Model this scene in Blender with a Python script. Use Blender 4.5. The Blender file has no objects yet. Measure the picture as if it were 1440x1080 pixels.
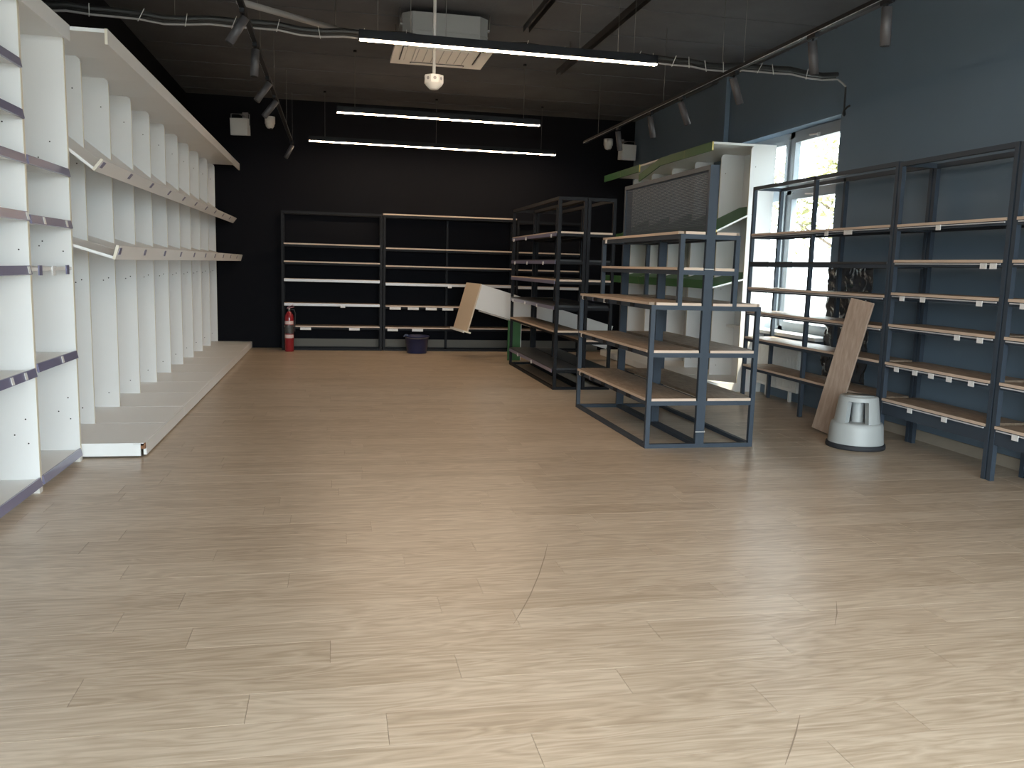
import bpy, math, random
from mathutils import Vector, Matrix, noise
random.seed(7)
S = bpy.context.scene
COL = S.collection

# ------------------------------------------------------------------ camera, world, sun, exposure
CAM_H = 1.35
def camera():
    yaw, pit, rol = (math.radians(a) for a in (11.83, 7.86, -1.58))
    f = Vector((math.sin(yaw)*math.cos(pit), math.cos(yaw)*math.cos(pit), -math.sin(pit)))
    r = Vector((math.cos(yaw), -math.sin(yaw), 0)); d = f.cross(r)
    c, s = math.cos(rol), math.sin(rol)
    R, D = c*r + s*d, -s*r + c*d
    cam = bpy.data.cameras.new('camera'); o = bpy.data.objects.new('camera', cam); COL.objects.link(o)
    m = Matrix.Identity(4)
    for i in range(3):
        m[i][0] = R[i]; m[i][1] = -D[i]; m[i][2] = -f[i]
    m[2][3] = CAM_H
    o.matrix_world = m
    cam.sensor_width = 36; cam.lens = 1194/1440*36; cam.clip_start = .05; cam.clip_end = 300
    S.camera = o
camera()
vs = S.view_settings
vs.view_transform = 'Standard'; vs.look = 'None'; vs.gamma = 1; vs.use_curve_mapping = False
vs.exposure = 0.30

SKY_STRENGTH = 13.0
w = bpy.data.worlds.new('world'); S.world = w; w.use_nodes = True
wn = w.node_tree.nodes; bg = wn['Background']
bg.inputs[0].default_value = (.86, .93, 1.0, 1); bg.inputs[1].default_value = SKY_STRENGTH

sun = bpy.data.lights.new('sun', 'SUN'); sun.energy = 9; sun.angle = .02; sun.color = (1, .86, .66)
so = bpy.data.objects.new('sun', sun); COL.objects.link(so)
so.rotation_euler = Vector((-.32, .33, -.89)).to_track_quat('-Z', 'Y').to_euler()

def portal(name, loc, sx, sy, direction):
    l = bpy.data.lights.new(name, 'AREA'); l.shape = 'RECTANGLE'; l.size = sx; l.size_y = sy
    l.cycles.is_portal = True
    o = bpy.data.objects.new(name, l); COL.objects.link(o); o.location = loc
    o.rotation_euler = Vector(direction).to_track_quat('-Z', 'Y').to_euler()
XL, XR, YB, YF, ZC = -2.15, 4.80, 13.65, -1.3, 3.75
WY0, WY1, WZ0, WZ1 = 7.70, 10.05, .72, 2.905      # side window opening
SX0, SX1, SZ0, SZ1 = -1.9, 4.5, .08, 3.1          # shop front opening
portal('portal_front', ((SX0+SX1)/2, YF-.12, (SZ0+SZ1)/2), SX1-SX0, SZ1-SZ0, (0, 1, 0))
portal('portal_side', (XR+.34, (WY0+WY1)/2, (WZ0+WZ1)/2), WY1-WY0, WZ1-WZ0, (-1, 0, 0))

# ------------------------------------------------------------------ materials
def mat(name, col, rough=.5, metal=0, noise_amt=0, noise_scale=8, bump=0, bump_scale=60, spec=.5, coat=0):
    m = bpy.data.materials.new(name); m.use_nodes = True
    nt = m.node_tree; b = nt.nodes['Principled BSDF']
    b.inputs['Base Color'].default_value = (*col, 1); b.inputs['Roughness'].default_value = rough
    b.inputs['Metallic'].default_value = metal; b.inputs['Specular IOR Level'].default_value = spec
    b.inputs['Coat Weight'].default_value = coat
    if noise_amt or bump:
        g = nt.nodes.new('ShaderNodeNewGeometry')
    if noise_amt:
        n = nt.nodes.new('ShaderNodeTexNoise'); n.inputs['Scale'].default_value = noise_scale; n.inputs['Detail'].default_value = 5
        nt.links.new(g.outputs['Position'], n.inputs['Vector'])
        mx = nt.nodes.new('ShaderNodeMix'); mx.data_type = 'RGBA'
        mx.inputs['A'].default_value = (*[c*(1-noise_amt) for c in col], 1)
        mx.inputs['B'].default_value = (*[min(1, c*(1+noise_amt)) for c in col], 1)
        nt.links.new(n.outputs['Fac'], mx.inputs['Factor']); nt.links.new(mx.outputs['Result'], b.inputs['Base Color'])
    if bump:
        n2 = nt.nodes.new('ShaderNodeTexNoise'); n2.inputs['Scale'].default_value = bump_scale; n2.inputs['Detail'].default_value = 4
        nt.links.new(g.outputs['Position'], n2.inputs['Vector'])
        bp = nt.nodes.new('ShaderNodeBump'); bp.inputs['Strength'].default_value = bump; bp.inputs['Distance'].default_value = .01
        nt.links.new(n2.outputs['Fac'], bp.inputs['Height']); nt.links.new(bp.outputs['Normal'], b.inputs['Normal'])
    return m

def wood(name, dark, mid, light, grain, rough=.45, attr=False, fig=1.0):
    """grain = (sx, sy, sz): position scale; small along the grain"""
    m = bpy.data.materials.new(name); m.use_nodes = True
    nt = m.node_tree; N = nt.nodes.new; L = nt.links.new; b = nt.nodes['Principled BSDF']
    g = N('ShaderNodeNewGeometry'); mp = N('ShaderNodeVectorMath'); mp.operation = 'MULTIPLY'
    mp.inputs[1].default_value = grain
    if attr:
        a = N('ShaderNodeAttribute'); a.attribute_name = 'rnd'; rnd = a.outputs['Fac']
    else:
        oi = N('ShaderNodeObjectInfo'); rnd = oi.outputs['Random']
    off = N('ShaderNodeVectorMath'); off.operation = 'SCALE'; off.inputs[0].default_value = (37, 53, 71)
    L(rnd, off.inputs['Scale'])
    L(g.outputs['Position'], mp.inputs[0])
    ad = N('ShaderNodeVectorMath'); ad.operation = 'ADD'; L(mp.outputs[0], ad.inputs[0]); L(off.outputs[0], ad.inputs[1])
    n1 = N('ShaderNodeTexNoise'); n1.inputs['Scale'].default_value = 1; n1.inputs['Detail'].default_value = 3; n1.inputs['Distortion'].default_value = .5
    L(ad.outputs[0], n1.inputs['Vector'])
    # cathedral rings: fract of the smooth noise
    mu = N('ShaderNodeMath'); mu.operation = 'MULTIPLY'; mu.inputs[1].default_value = 9; L(n1.outputs['Fac'], mu.inputs[0])
    pp = N('ShaderNodeMath'); pp.operation = 'PINGPONG'; pp.inputs[1].default_value = .5; L(mu.outputs[0], pp.inputs[0])
    # fine fibre
    mp2 = N('ShaderNodeVectorMath'); mp2.operation = 'MULTIPLY'; mp2.inputs[1].default_value = (2.2, 7, 7); L(ad.outputs[0], mp2.inputs[0])
    n2 = N('ShaderNodeTexNoise'); n2.inputs['Scale'].default_value = 1; n2.inputs['Detail'].default_value = 6; n2.inputs['Roughness'].default_value = .65
    L(mp2.outputs[0], n2.inputs['Vector'])
    s1 = N('ShaderNodeMath'); s1.operation = 'MULTIPLY_ADD'; s1.inputs[1].default_value = .62*fig; L(pp.outputs[0], s1.inputs[0]); L(n2.outputs['Fac'], s1.inputs[2])
    s2 = N('ShaderNodeMath'); s2.operation = 'MULTIPLY_ADD'; s2.inputs[1].default_value = .20; L(rnd, s2.inputs[0]); L(s1.outputs[0], s2.inputs[2])
    cr = N('ShaderNodeValToRGB'); e = cr.color_ramp.elements
    e[0].position = .45; e[0].color = (*dark, 1); e[1].position = 1.02; e[1].color = (*light, 1)
    k = e.new(.74); k.color = (*mid, 1)
    L(s2.outputs[0], cr.inputs[0]); L(cr.outputs[0], b.inputs['Base Color'])
    b.inputs['Roughness'].default_value = rough
    bp = N('ShaderNodeBump'); bp.inputs['Strength'].default_value = .12; bp.inputs['Distance'].default_value = .004
    L(n2.outputs['Fac'], bp.inputs['Height']); L(bp.outputs['Normal'], b.inputs['Normal'])
    return m

def emit(name, col, st):
    m = bpy.data.materials.new(name); m.use_nodes = True; b = m.node_tree.nodes['Principled BSDF']
    b.inputs['Base Color'].default_value = (.8, .8, .8, 1)
    b.inputs['Emission Color'].default_value = (*col, 1); b.inputs['Emission Strength'].default_value = st
    return m

def printed(name, ground, ink, scale):
    """white paper with rows of small print"""
    m = bpy.data.materials.new(name); m.use_nodes = True
    nt = m.node_tree; N = nt.nodes.new; L = nt.links.new; b = nt.nodes['Principled BSDF']
    tc = N('ShaderNodeTexCoord'); br = N('ShaderNodeTexBrick')
    br.inputs['Color1'].default_value = (*ground, 1); br.inputs['Color2'].default_value = (*ink, 1)
    br.inputs['Mortar'].default_value = (*ground, 1); br.inputs['Scale'].default_value = scale
    br.inputs['Mortar Size'].default_value = .1; br.inputs['Bias'].default_value = -.1
    sp = N('ShaderNodeSeparateXYZ'); L(tc.outputs['Generated'], sp.inputs[0])
    mx = N('ShaderNodeMath'); mx.operation = 'ADD'; L(sp.outputs['X'], mx.inputs[0]); L(sp.outputs['Y'], mx.inputs[1])
    cb = N('ShaderNodeCombineXYZ'); L(mx.outputs[0], cb.inputs['X']); L(sp.outputs['Z'], cb.inputs['Y'])
    L(cb.outputs[0], br.inputs['Vector']); L(br.outputs['Color'], b.inputs['Base Color'])
    b.inputs['Roughness'].default_value = .5
    return m

def glass_mat():
    m = bpy.data.materials.new('window_glass'); m.use_nodes = True; nt = m.node_tree
    for n in list(nt.nodes): nt.nodes.remove(n)
    o = nt.nodes.new('ShaderNodeOutputMaterial'); t = nt.nodes.new('ShaderNodeBsdfTransparent'); g = nt.nodes.new('ShaderNodeBsdfGlossy')
    g.inputs['Roughness'].default_value = .02; t.inputs[0].default_value = (.93, .96, .95, 1)
    mx = nt.nodes.new('ShaderNodeMixShader'); mx.inputs[0].default_value = .06
    nt.links.new(t.outputs[0], mx.inputs[1]); nt.links.new(g.outputs[0], mx.inputs[2]); nt.links.new(mx.outputs[0], o.inputs[0])
    return m

M = dict(
    white=mat('white_laminate', (.79, .795, .79), .42, noise_amt=.03, noise_scale=3),
    cream=mat('cream_edge_band', (.74, .69, .57), .5),
    tan=mat('tan_board', (.68, .57, .44), .5),
    yellow=mat('yellow_edge_band', (.75, .62, .22), .5),
    purple=mat('grey_violet_price_rail', (.19, .185, .29), .28, coat=.3),
    dot=mat('dark_screw_hole', (.03, .028, .025), .8),
    chip=mat('raw_chipboard', (.25, .12, .06), .9, noise_amt=.4, noise_scale=200),
    black=mat('black_powder_coated_steel', (.009, .010, .013), .55, spec=.2),
    veiledblack=mat('black_steel_flare_veil', (.040, .054, .074), .5, spec=.3),  # black steel with the bluish flare veil put into its colour
    shelfdark=mat('dark_steel_shelf', (.03, .033, .038), .5),
    backwall=mat('black_wall_paint', (.0055, .0060, .0088), .85, spec=.15, noise_amt=.15, noise_scale=1.5),
    rightwall=mat('black_wall_paint_flare_veil', (.15, .205, .265), .7, noise_amt=.12, noise_scale=1.2, bump=.1, bump_scale=90),  # black wall raised towards blue, lens flare haze painted into the colour
    ceiling=mat('black_sprayed_concrete', (.118, .120, .128), .9, spec=.2, noise_amt=.25, noise_scale=2.5, bump=.5, bump_scale=14),
    frontwall=mat('pale_front_wall', (.35, .35, .35), .8),
    backbase=mat('dark_beige_skirting', (.15, .135, .11), .6),
    base=mat('beige_skirting', (.40, .34, .27), .6, noise_amt=.1),
    green=mat('green_laminate', (.045, .15, .052), .5, noise_amt=.05, noise_scale=4),
    tag=printed('price_tag_paper', (.78, .78, .78), (.16, .16, .18), 3.2),
    tagrail=mat('clear_price_rail', (.55, .55, .57), .25),
    redpaint=mat('red_cylinder_paint', (.26, .012, .02), .3, coat=.3),
    redlabel=printed('extinguisher_label', (.70, .55, .52), (.35, .05, .05), 5),
    blacklabel=printed('extinguisher_black_label', (.03, .03, .03), (.45, .45, .42), 5),
    rubber=mat('black_rubber', (.02, .022, .027), .7),
    stool=mat('light_grey_plastic', (.40, .42, .42), .38, bump=.15, bump_scale=250),
    bucket=mat('dark_blue_plastic', (.014, .02, .065), .4),
    whiteplastic=mat('white_plastic', (.72, .70, .66), .4),
    acbody=mat('grey_galvanised_housing', (.36, .36, .35), .5, metal=.2),
    acdark=mat('dark_vent_slot', (.03, .03, .03), .7),
    frame=mat('glare_lifted_window_frame', (.27, .31, .345), .4),  # anthracite lightened to blue-grey, window glare put into the colour
    alu=mat('aluminium_handle', (.7, .72, .75), .3, metal=.8),
    sill=mat('white_window_sill', (.78, .78, .76), .4),
    radiator=mat('white_enamel', (.74, .73, .70), .35),
    plastic=mat('black_plastic_film', (.045, .05, .058), .22, bump=.6, bump_scale=30, coat=.5),
    cable=mat('black_cable', (.02, .02, .02), .5),
    conduit=mat('grey_conduit', (.30, .28, .27), .5),
    steel=mat('thin_steel_wire', (.22, .21, .20), .45, metal=.6),
    strut=mat('dark_strut_channel', (.035, .035, .038), .5, metal=.3),
    spot=mat('dark_grey_spot_housing', (.065, .062, .066), .5),
    tie=mat('pale_cable_tie', (.6, .58, .55), .5),
    led=emit('led_diffuser', (1, .74, .50), 50),
    glass=glass_mat(),
    pave=mat('pale_pavement', (.30, .29, .27), .9, noise_amt=.15),
    leaf=mat('yellow_green_leaf', (.20, .19, .06), .6),
    bark=mat('tree_bark', (.20, .16, .12), .9, noise_amt=.3, noise_scale=20),
    floorwood=wood('oak_vinyl_plank', (.36, .275, .195), (.47, .375, .28), (.57, .47, .365), (1.3, 9, 9), .31, attr=True),
    joint=mat('dark_floor_joint', (.25, .19, .135), .8),
    shelfwood=wood('oak_shelf_top', (.22, .155, .105), (.33, .245, .175), (.43, .335, .25), (9, 1.3, 9), .5, fig=.6),
    shelfwoodx=wood('oak_shelf_top_across', (.22, .155, .105), (.33, .245, .175), (.43, .335, .25), (1.3, 9, 9), .5, fig=.6),
    edgewood=mat('pale_oak_edge', (.60, .47, .37), .5),
    plankwood=wood('pink_oak_board', (.28, .20, .155), (.37, .275, .215), (.45, .35, .28), (6, 6, .9), .5, fig=.5),
)

# ------------------------------------------------------------------ mesh helpers
CUBE = [(-1, -1, -1), (1, -1, -1), (1, 1, -1), (-1, 1, -1), (-1, -1, 1), (1, -1, 1), (1, 1, 1), (-1, 1, 1)]
CF = [(3, 2, 1, 0), (4, 5, 6, 7), (0, 1, 5, 4), (1, 2, 6, 5), (2, 3, 7, 6), (3, 0, 4, 7)]
class MB:
    def __init__(s): s.v = []; s.f = []; s.sm = []
    def add(s, vs, fs, smooth=False):
        k = len(s.v); s.v += [tuple(v) for v in vs]
        s.f += [tuple(i+k for i in f) for f in fs]; s.sm += [smooth]*len(fs); return s
    def box(s, x0, x1, y0, y1, z0, z1):
        x0, x1 = sorted((x0, x1)); y0, y1 = sorted((y0, y1)); z0, z1 = sorted((z0, z1))
        return s.add([((x0, x1)[a > 0], (y0, y1)[b > 0], (z0, z1)[c > 0]) for a, b, c in CUBE], CF)
    def bar(s, p, q, wd, ht, up=(0, 0, 1)):
        p, q = Vector(p), Vector(q); d = (q-p).normalized(); up = Vector(up)
        if abs(d.dot(up)) > .98: up = Vector((1, 0, 0))
        r = d.cross(up).normalized(); u = r.cross(d)
        vs = []
        for a, b, c in CUBE:
            vs.append((p if b < 0 else q) + r*(a*wd/2) + u*(c*ht/2))
        return s.add(vs, CF)
    def prism(s, pts, axis, a, b):
        """convex or simple polygon pts (2-D) extruded along axis 'x','y','z'"""
        n = len(pts)
        def P(p, t): return {'x': (t, p[0], p[1]), 'y': (p[0], t, p[1]), 'z': (p[0], p[1], t)}[axis]
        area = sum(pts[i][0]*pts[(i+1) % n][1]-pts[(i+1) % n][0]*pts[i][1] for i in range(n))
        flip = (area > 0) != (axis == 'y')
        if not flip: pts = pts[::-1]
        if a > b: a, b = b, a
        vs = [P(p, a) for p in pts] + [P(p, b) for p in pts]
        fs = [tuple(range(n))[::1], tuple(range(2*n-1, n-1, -1))] + [((i+1) % n, i, n+i, n+(i+1) % n) for i in range(n)]
        return s.add(vs, fs)
    def tube(s, p, q, r0, r1=None, n=12, caps=True):
        r1 = r0 if r1 is None else r1; p, q = Vector(p), Vector(q); d = (q-p).normalized()
        u = d.orthogonal().normalized(); w_ = d.cross(u)
        vs = []
        for c, r in ((p, r0), (q, r1)):
            for i in range(n):
                a = 2*math.pi*i/n; vs.append(c + u*(r*math.cos(a)) + w_*(r*math.sin(a)))
        s.add(vs, [(i, (i+1) % n, n+(i+1) % n, n+i) for i in range(n)], True)
        if caps:
            k = len(s.v)-2*n
            s.f += [tuple(k+i for i in range(n-1, -1, -1)), tuple(k+n+i for i in range(n))]; s.sm += [False, False]
        return s
    def path(s, pts, r, n=8):
        pts = [Vector(p) for p in pts]; rings = []
        for i, p in enumerate(pts):
            d = (pts[min(i+1, len(pts)-1)]-pts[max(i-1, 0)]).normalized()
            u = d.cross(Vector((.13, .2, .97))).normalized(); w_ = d.cross(u)
            rings.append([p+u*(r*math.cos(2*math.pi*k/n))+w_*(r*math.sin(2*math.pi*k/n)) for k in range(n)])
        vs = [v for q in rings for v in q]; fs = []
        for i in range(len(pts)-1):
            for k in range(n):
                fs.append((i*n+k, i*n+(k+1) % n, (i+1)*n+(k+1) % n, (i+1)*n+k))
        return s.add(vs, fs, True)
    def lathe(s, prof, c=(0, 0, 0), n=40, a0=0, a1=2*math.pi, close=True):
        full = abs(a1-a0-2*math.pi) < 1e-6; m = n if full else n+1; vs = []
        for r, z in prof:
            for i in range(m):
                a = a0+(a1-a0)*i/n; vs.append((c[0]+r*math.cos(a), c[1]+r*math.sin(a), c[2]+z))
        fs = []
        for j in range(len(prof)-1):
            for i in range(n):
                fs.append((j*m+i, j*m+(i+1) % m, (j+1)*m+(i+1) % m, (j+1)*m+i))
        return s.add(vs, fs, True)
    def mesh(s, name, material):
        me = bpy.data.meshes.new(name); me.from_pydata(s.v, [], s.f); me.update()
        me.polygons.foreach_set('use_smooth', s.sm)
        me.materials.append(M[material] if isinstance(material, str) else material); return me
    def build(s, name, material, parent=None):
        return link(name, s.mesh(name, material), parent)
def link(name, me, parent=None, loc=None):
    o = bpy.data.objects.new(name, me); COL.objects.link(o)
    if parent: o.parent = parent
    if loc: o.location = loc
    return o
def tag(o, label, cat, group=None, kind=None):
    o['label'] = label; o['category'] = cat
    if group: o['group'] = group
    if kind: o['kind'] = kind
    return o
def thing(name, label, cat, loc=(0, 0, 0), rz=0, group=None):
    o = bpy.data.objects.new(name, None); COL.objects.link(o); o.location = loc; o.rotation_euler = (0, 0, rz)
    o.empty_display_size = .1
    return tag(o, label, cat, group)
def struct(o, label=None, cat=None):
    o['kind'] = 'structure'
    if label: o['label'] = label
    if cat: o['category'] = cat
    return o
def copy_tree(o, parent=None):
    c = o.copy(); COL.objects.link(c)
    if parent: c.parent = parent
    for ch in list(o.children): copy_tree(ch, c)
    return c
def B(*a): return MB().box(*a)

# ------------------------------------------------------------------ the setting
floor = struct(B(XL, XR, YF, YB, -.12, -.003).build('floor', 'joint'), 'pale brown oak vinyl plank floor of the empty shop', 'floor')
PW, PL, G = .178, 1.2, .0007
known = {-1: .557, 0: .148, 1: .935, 2: .406, 3: 1.18}
rest = MB(); rest_rnd = []
n0 = int(math.floor((YF-2.257)/PW)); n1 = int(math.ceil((YB-2.257)/PW))
for n in range(n0, n1):
    ya, yb = max(YF, 2.257+n*PW)+G, min(YB, 2.257+(n+1)*PW)-G
    off = known.get(n, random.random()*PL)
    x = XL - ((XL-off) % PL)
    single = 1.8 < ya < 8.5
    while x < XR:
        a, b = max(XL, x)+G, min(XR, x+PL)-G
        x += PL
        if b-a < .02: continue
        r = random.random()
        dz = -random.random()*.0003
        vs = [(a, ya, -.003), (b, ya, -.003), (b, yb, -.003), (a, yb, -.003),
              (a, ya, dz), (b, ya, dz), (b, yb, dz), (a, yb, dz)]
        fs = CF[1:]
        if single:
            m_ = MB().add(vs, fs); me = m_.mesh('plank', 'floorwood')
            at = me.attributes.new('rnd', 'FLOAT', 'FACE'); at.data.foreach_set('value', [r]*len(fs))
            link('plank', me, floor)
        else:
            rest.add(vs, fs); rest_rnd += [r]*len(fs)
me = rest.mesh('plank_field', 'floorwood')
at = me.attributes.new('rnd', 'FLOAT', 'FACE'); at.data.foreach_set('value', rest_rnd)
o = link('plank_field', me, floor); o['kind'] = 'stuff'
SCUFFS = (((1.022, 3.917), (0.963, 3.737), (0.882, 3.513), (0.787, 3.277), (0.717, 3.124), (0.662, 3.010)), ((2.053, 3.051), (1.982, 2.934), (1.901, 2.821)), ((1.407, 2.228), (1.340, 2.136), (1.279, 2.058), (1.220, 1.986)))

scuff = mat('floor_scuff', (.27, .21, .155), .6)
for pts in SCUFFS:
    m_ = MB(); n = len(pts); vs = []
    for i, (x, y) in enumerate(pts):
        a, b = pts[max(i-1, 0)], pts[min(i+1, n-1)]; d = Vector((b[0]-a[0], b[1]-a[1])).normalized(); hw = .0022 if 0 < i < n-1 else .0006
        vs += [(x-d.y*hw, y+d.x*hw, .0006), (x+d.y*hw, y-d.x*hw, .0006)]
    m_.add(vs, [(2*i+1, 2*i+3, 2*i+2, 2*i) for i in range(n-1)]).build('scuff_mark', scuff, floor)
struct(B(XL-.2, XL, YF, YB+.2, -.12, ZC).build('wall_left', 'backwall'))
struct(B(XL, XR, YB, YB+.2, -.12, ZC).build('wall_back', 'backwall'))
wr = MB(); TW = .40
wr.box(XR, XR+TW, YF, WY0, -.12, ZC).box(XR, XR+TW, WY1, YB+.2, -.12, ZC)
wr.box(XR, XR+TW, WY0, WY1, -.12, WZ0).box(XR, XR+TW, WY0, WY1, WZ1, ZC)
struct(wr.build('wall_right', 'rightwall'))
wf = MB()
wf.box(XL-.2, SX0, YF-.2, YF, -.12, ZC).box(SX1, XR+TW, YF-.2, YF, -.12, ZC)
wf.box(SX0, SX1, YF-.2, YF, -.12, SZ0).box(SX0, SX1, YF-.2, YF, SZ1, ZC)
struct(wf.build('wall_front', 'frontwall'))
ce = MB().box(XL-.2, XR+TW, YF-.2, YB+.2, ZC, ZC+.2)
ceil = struct(ce.build('ceiling', 'ceiling'))
# board marks of the cast ceiling
for k, y in enumerate([6.2, 7.0, 7.9, 8.8, 9.7, 10.6, 11.5, 12.4, 13.2]):
    B(XL, XR, y-.012, y+.012, ZC-.006, ZC).build('formwork_ridge', 'ceiling', ceil)
struct(B(XR-.015, XR, YF, WY0-.9, 0, .085).build('baseboard_right', 'base'))
struct(B(-.80, XR-.5, YB-.015, YB, 0, .15).build('baseboard_back', 'backbase'))
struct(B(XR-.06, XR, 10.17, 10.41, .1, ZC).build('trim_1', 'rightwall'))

# side window
win = bpy.data.objects.new('window_1', None); COL.objects.link(win); win.location = (XR+.15, 0, 0); struct(win, 'tall side window with dark grey frames and white sill', 'window')
fx0, fx1 = 0, .07
def wbox(name, y0, y1, z0, z1, x0=fx0, x1=fx1, m='frame', parent=win): return B(x0, x1, y0, y1, z0, z1).build(name, m, parent)
fr = MB()
fr.box(fx0, fx1, WY0, WY0+.07, WZ0, WZ1).box(fx0, fx1, WY1-.07, WY1, WZ0, WZ1).box(fx0, fx1, WY0, WY1, WZ1-.07, WZ1).box(fx0, fx1, WY0, WY1, WZ0, WZ0+.05)
MY = 8.85
fr.box(fx0, fx1, MY-.045, MY+.045, WZ0, WZ1).box(fx0, fx1, WY0, WY1, 2.225, 2.285)
fr.build('window_frame', 'frame', win)
for (a, b) in ((WY0+.07, MY-.045), (MY+.045, WY1-.07)):
    for (c, d) in ((WZ0+.05, 2.225), (2.285, WZ1-.07)):
        sm = MB(); t = .055; x0, x1 = -.02, .045
        sm.box(x0, x1, a, a+t, c, d).box(x0, x1, b-t, b, c, d).box(x0, x1, a+t, b-t, c, c+t).box(x0, x1, a+t, b-t, d-t, d)
        sash = sm.build('sash', 'frame', win)
        B(.02, .03, a+t, b-t, c+t, d-t).build('pane', 'glass', sash)
        h = MB(); ym = (a+b)/2
        h.box(-.035, -.02, ym-.02, ym+.02, d-t+.012, d-.012).bar((-.045, ym-.015, d-.028), (-.06, ym+.12, d-.02), .016, .014)
        h.build('handle', 'alu', sash)
B(-.26, 0, WY0-.02, WY1+.02, WZ0-.03, WZ0+.005).build('window_sill', 'sill', win)

# shop front behind the camera
sf = bpy.data.objects.new('window_2', None); COL.objects.link(sf); sf.location = (0, YF-.1, 0); struct(sf, 'wide glazed shop front with dark frames', 'window')
f = MB(); nb = 5
for i in range(nb+1):
    xx = SX0+(SX1-SX0)*i/nb; f.box(xx-.03, xx+.03, -.03, .03, SZ0, SZ1)
f.box(SX0, SX1, -.03, .03, SZ0, SZ0+.06).box(SX0, SX1, -.03, .03, SZ1-.06, SZ1).box(SX0, SX1, -.025, .025, 2.3, 2.35)
f.build('window_frame', 'frame', sf)
for i in range(nb):
    a, b = SX0+(SX1-SX0)*i/nb+.03, SX0+(SX1-SX0)*(i+1)/nb-.03
    B(a, b, -.005, .005, SZ0+.06, 2.3).build('pane', 'glass', sf)
    B(a, b, -.005, .005, 2.35, SZ1-.06).build('pane', 'glass', sf)

# outside; extra trees and dense leaves screen sky light from the side window
struct(B(-60, 70, -60, 70, -.6, -.3).build('ground', 'pave'), 'pale paved ground outside the shop', 'ground')
def tree(loc, h, r, seed, label):
    rd = random.Random(seed); t = thing('tree', label, 'tree', loc)
    MB().tube((0, 0, 0), (.1, .05, h*.55), .14, .08, 10).build('trunk', 'bark', t)
    br = MB(); lf = MB()
    for i in range(16):
        a = rd.random()*6.28; e = Vector((math.cos(a)*r*rd.uniform(.5, 1), math.sin(a)*r*rd.uniform(.5, 1), h*rd.uniform(.5, 1)))
        st = Vector((.08, .04, h*rd.uniform(.3, .55))); br.tube(st, e, .035, .008, 6)
        for k in range(200):
            c = st.lerp(e, rd.uniform(.35, 1.05)) + Vector((rd.gauss(0, .22), rd.gauss(0, .22), rd.gauss(0, .22)))
            u = Vector((rd.gauss(0, 1), rd.gauss(0, 1), rd.gauss(0, 1))).normalized(); v = u.orthogonal().normalized()
            s_ = rd.uniform(.07, .12)
            lf.add([c-u*s_, c+v*s_*.5, c+u*s_, c-v*s_*.5], [(0, 1, 2, 3)])
    br.build('branches', 'bark', t); l = lf.build('foliage', 'leaf', t); l['kind'] = 'stuff'
tree((10.6, 16.4, -.3), 6.2, 2.3, 3, 'yellow green leafy tree with a bare side branch outside the window')
tree((8.4, 9.8, -.3), 8.2, 2.7, 5, 'tallest yellow green leafy tree at the side window, thickened to screen sky light')  # set close and leafy to hold back sky light
tree((8.8, 4.6, -.3), 6.4, 2.4, 8, 'unseen leafy tree added to cut window light, outside behind the tagged black rack')  # added out of view, lowers the light entering the side window

# ------------------------------------------------------------------ white shelving flush units (left, near)
UX = -1.66
def price_tag(parent, x0, x1, y0, y1, z0, z1): return B(x0, x1, y0, y1, z0, z1).build('price_tag', 'tag', parent)
def white_unit(label, y0, y1, shelves, near_panel, tags, bare=()):
    t = thing('white_shelving_unit', label, 'shelving', (UX, y0, 0), 0)
    L_ = y1-y0; D = .47; th = .028
    pans = [(L_-th, L_)] + ([(0, th)] if near_panel else [])
    for a, b in pans:
        p = B(-D, 0, a, b, 0.0, 2.685).build('side_panel', 'white', t)
        B(0, .0015, a, b, 0.0, 2.685).build('edge_band', 'cream', p)
        for (xx, zz) in ((-.10, 2.05), (-.17, 1.95), (-.04, 1.88), (-.19, 1.40), (-.17, 1.43), (-.05, 1.37), (-.06, .42), (-.05, .28), (-.12, .33)):
            MB().tube((xx, a+.002, zz), (xx, a-.0012, zz), .0045, n=8).build('screw_hole', 'dot', p)
    B(-D, -D+.016, 0, L_-th, 0.05, 2.685).build('back_panel', 'white', t)
    c = B(-D, .02, 0, L_, 2.685, 2.703).build('canopy', 'white', t)
    B(.02, .036, 0, L_, 2.668, 2.765).build('fascia', 'white', c)
    y_a, y_b = (th if near_panel else 0)+.001, L_-th-.001
    for z in shelves:
        s = B(-D+.016, -.004, y_a, y_b, z-.02, z).build('shelf', 'white', t)
        if z in bare:
            for yy in (.12, .63):
                B(-.004, .004, yy, yy+.05, z-.045, z+.012).build('rail_clip', 'purple', s)
            price_tag(s, -.004, .003, .36, .42, z-.05, z+.008)
            continue
        r = MB().prism([(-.004, z+.012), (.006, z+.012), (.016, z-.036), (.006, z-.040), (-.004, z-.02)], 'y', y_a+.004, y_b-.004).build('price_rail', 'purple', s)
        for yy in tags.get(z, ()):
            zz = z-.012
            MB().bar((.0138, yy, zz), (.0138, yy+.034, zz), .003, .040, up=(-.2, 0, 1)).build('price_tag', 'tag', r)
    k = B(-D, -.03, y_a, y_b, 0, .05).build('plinth', 'white', t)
    B(-.035, .012, L_-th-.05, L_-th, 0, .03).build('foot', 'whiteplastic', t)
    return t
white_unit('white shelving unit with seven railed shelves beside the five-shelf unit', 4.44, 5.213, (2.373, 2.108, 1.872, 1.565, 1.272, .70, .07), True, {1.565: (.70,), 1.272: (.68,), .70: (.55, .35)})
white_unit('white shelving unit with five shelves, one missing its violet rail', 5.213, 6.0, (1.875, 1.552, 1.272, .72, .07), False, {1.552: (.20, .62), .72: (.42,)}, bare=(1.272,))

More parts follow.
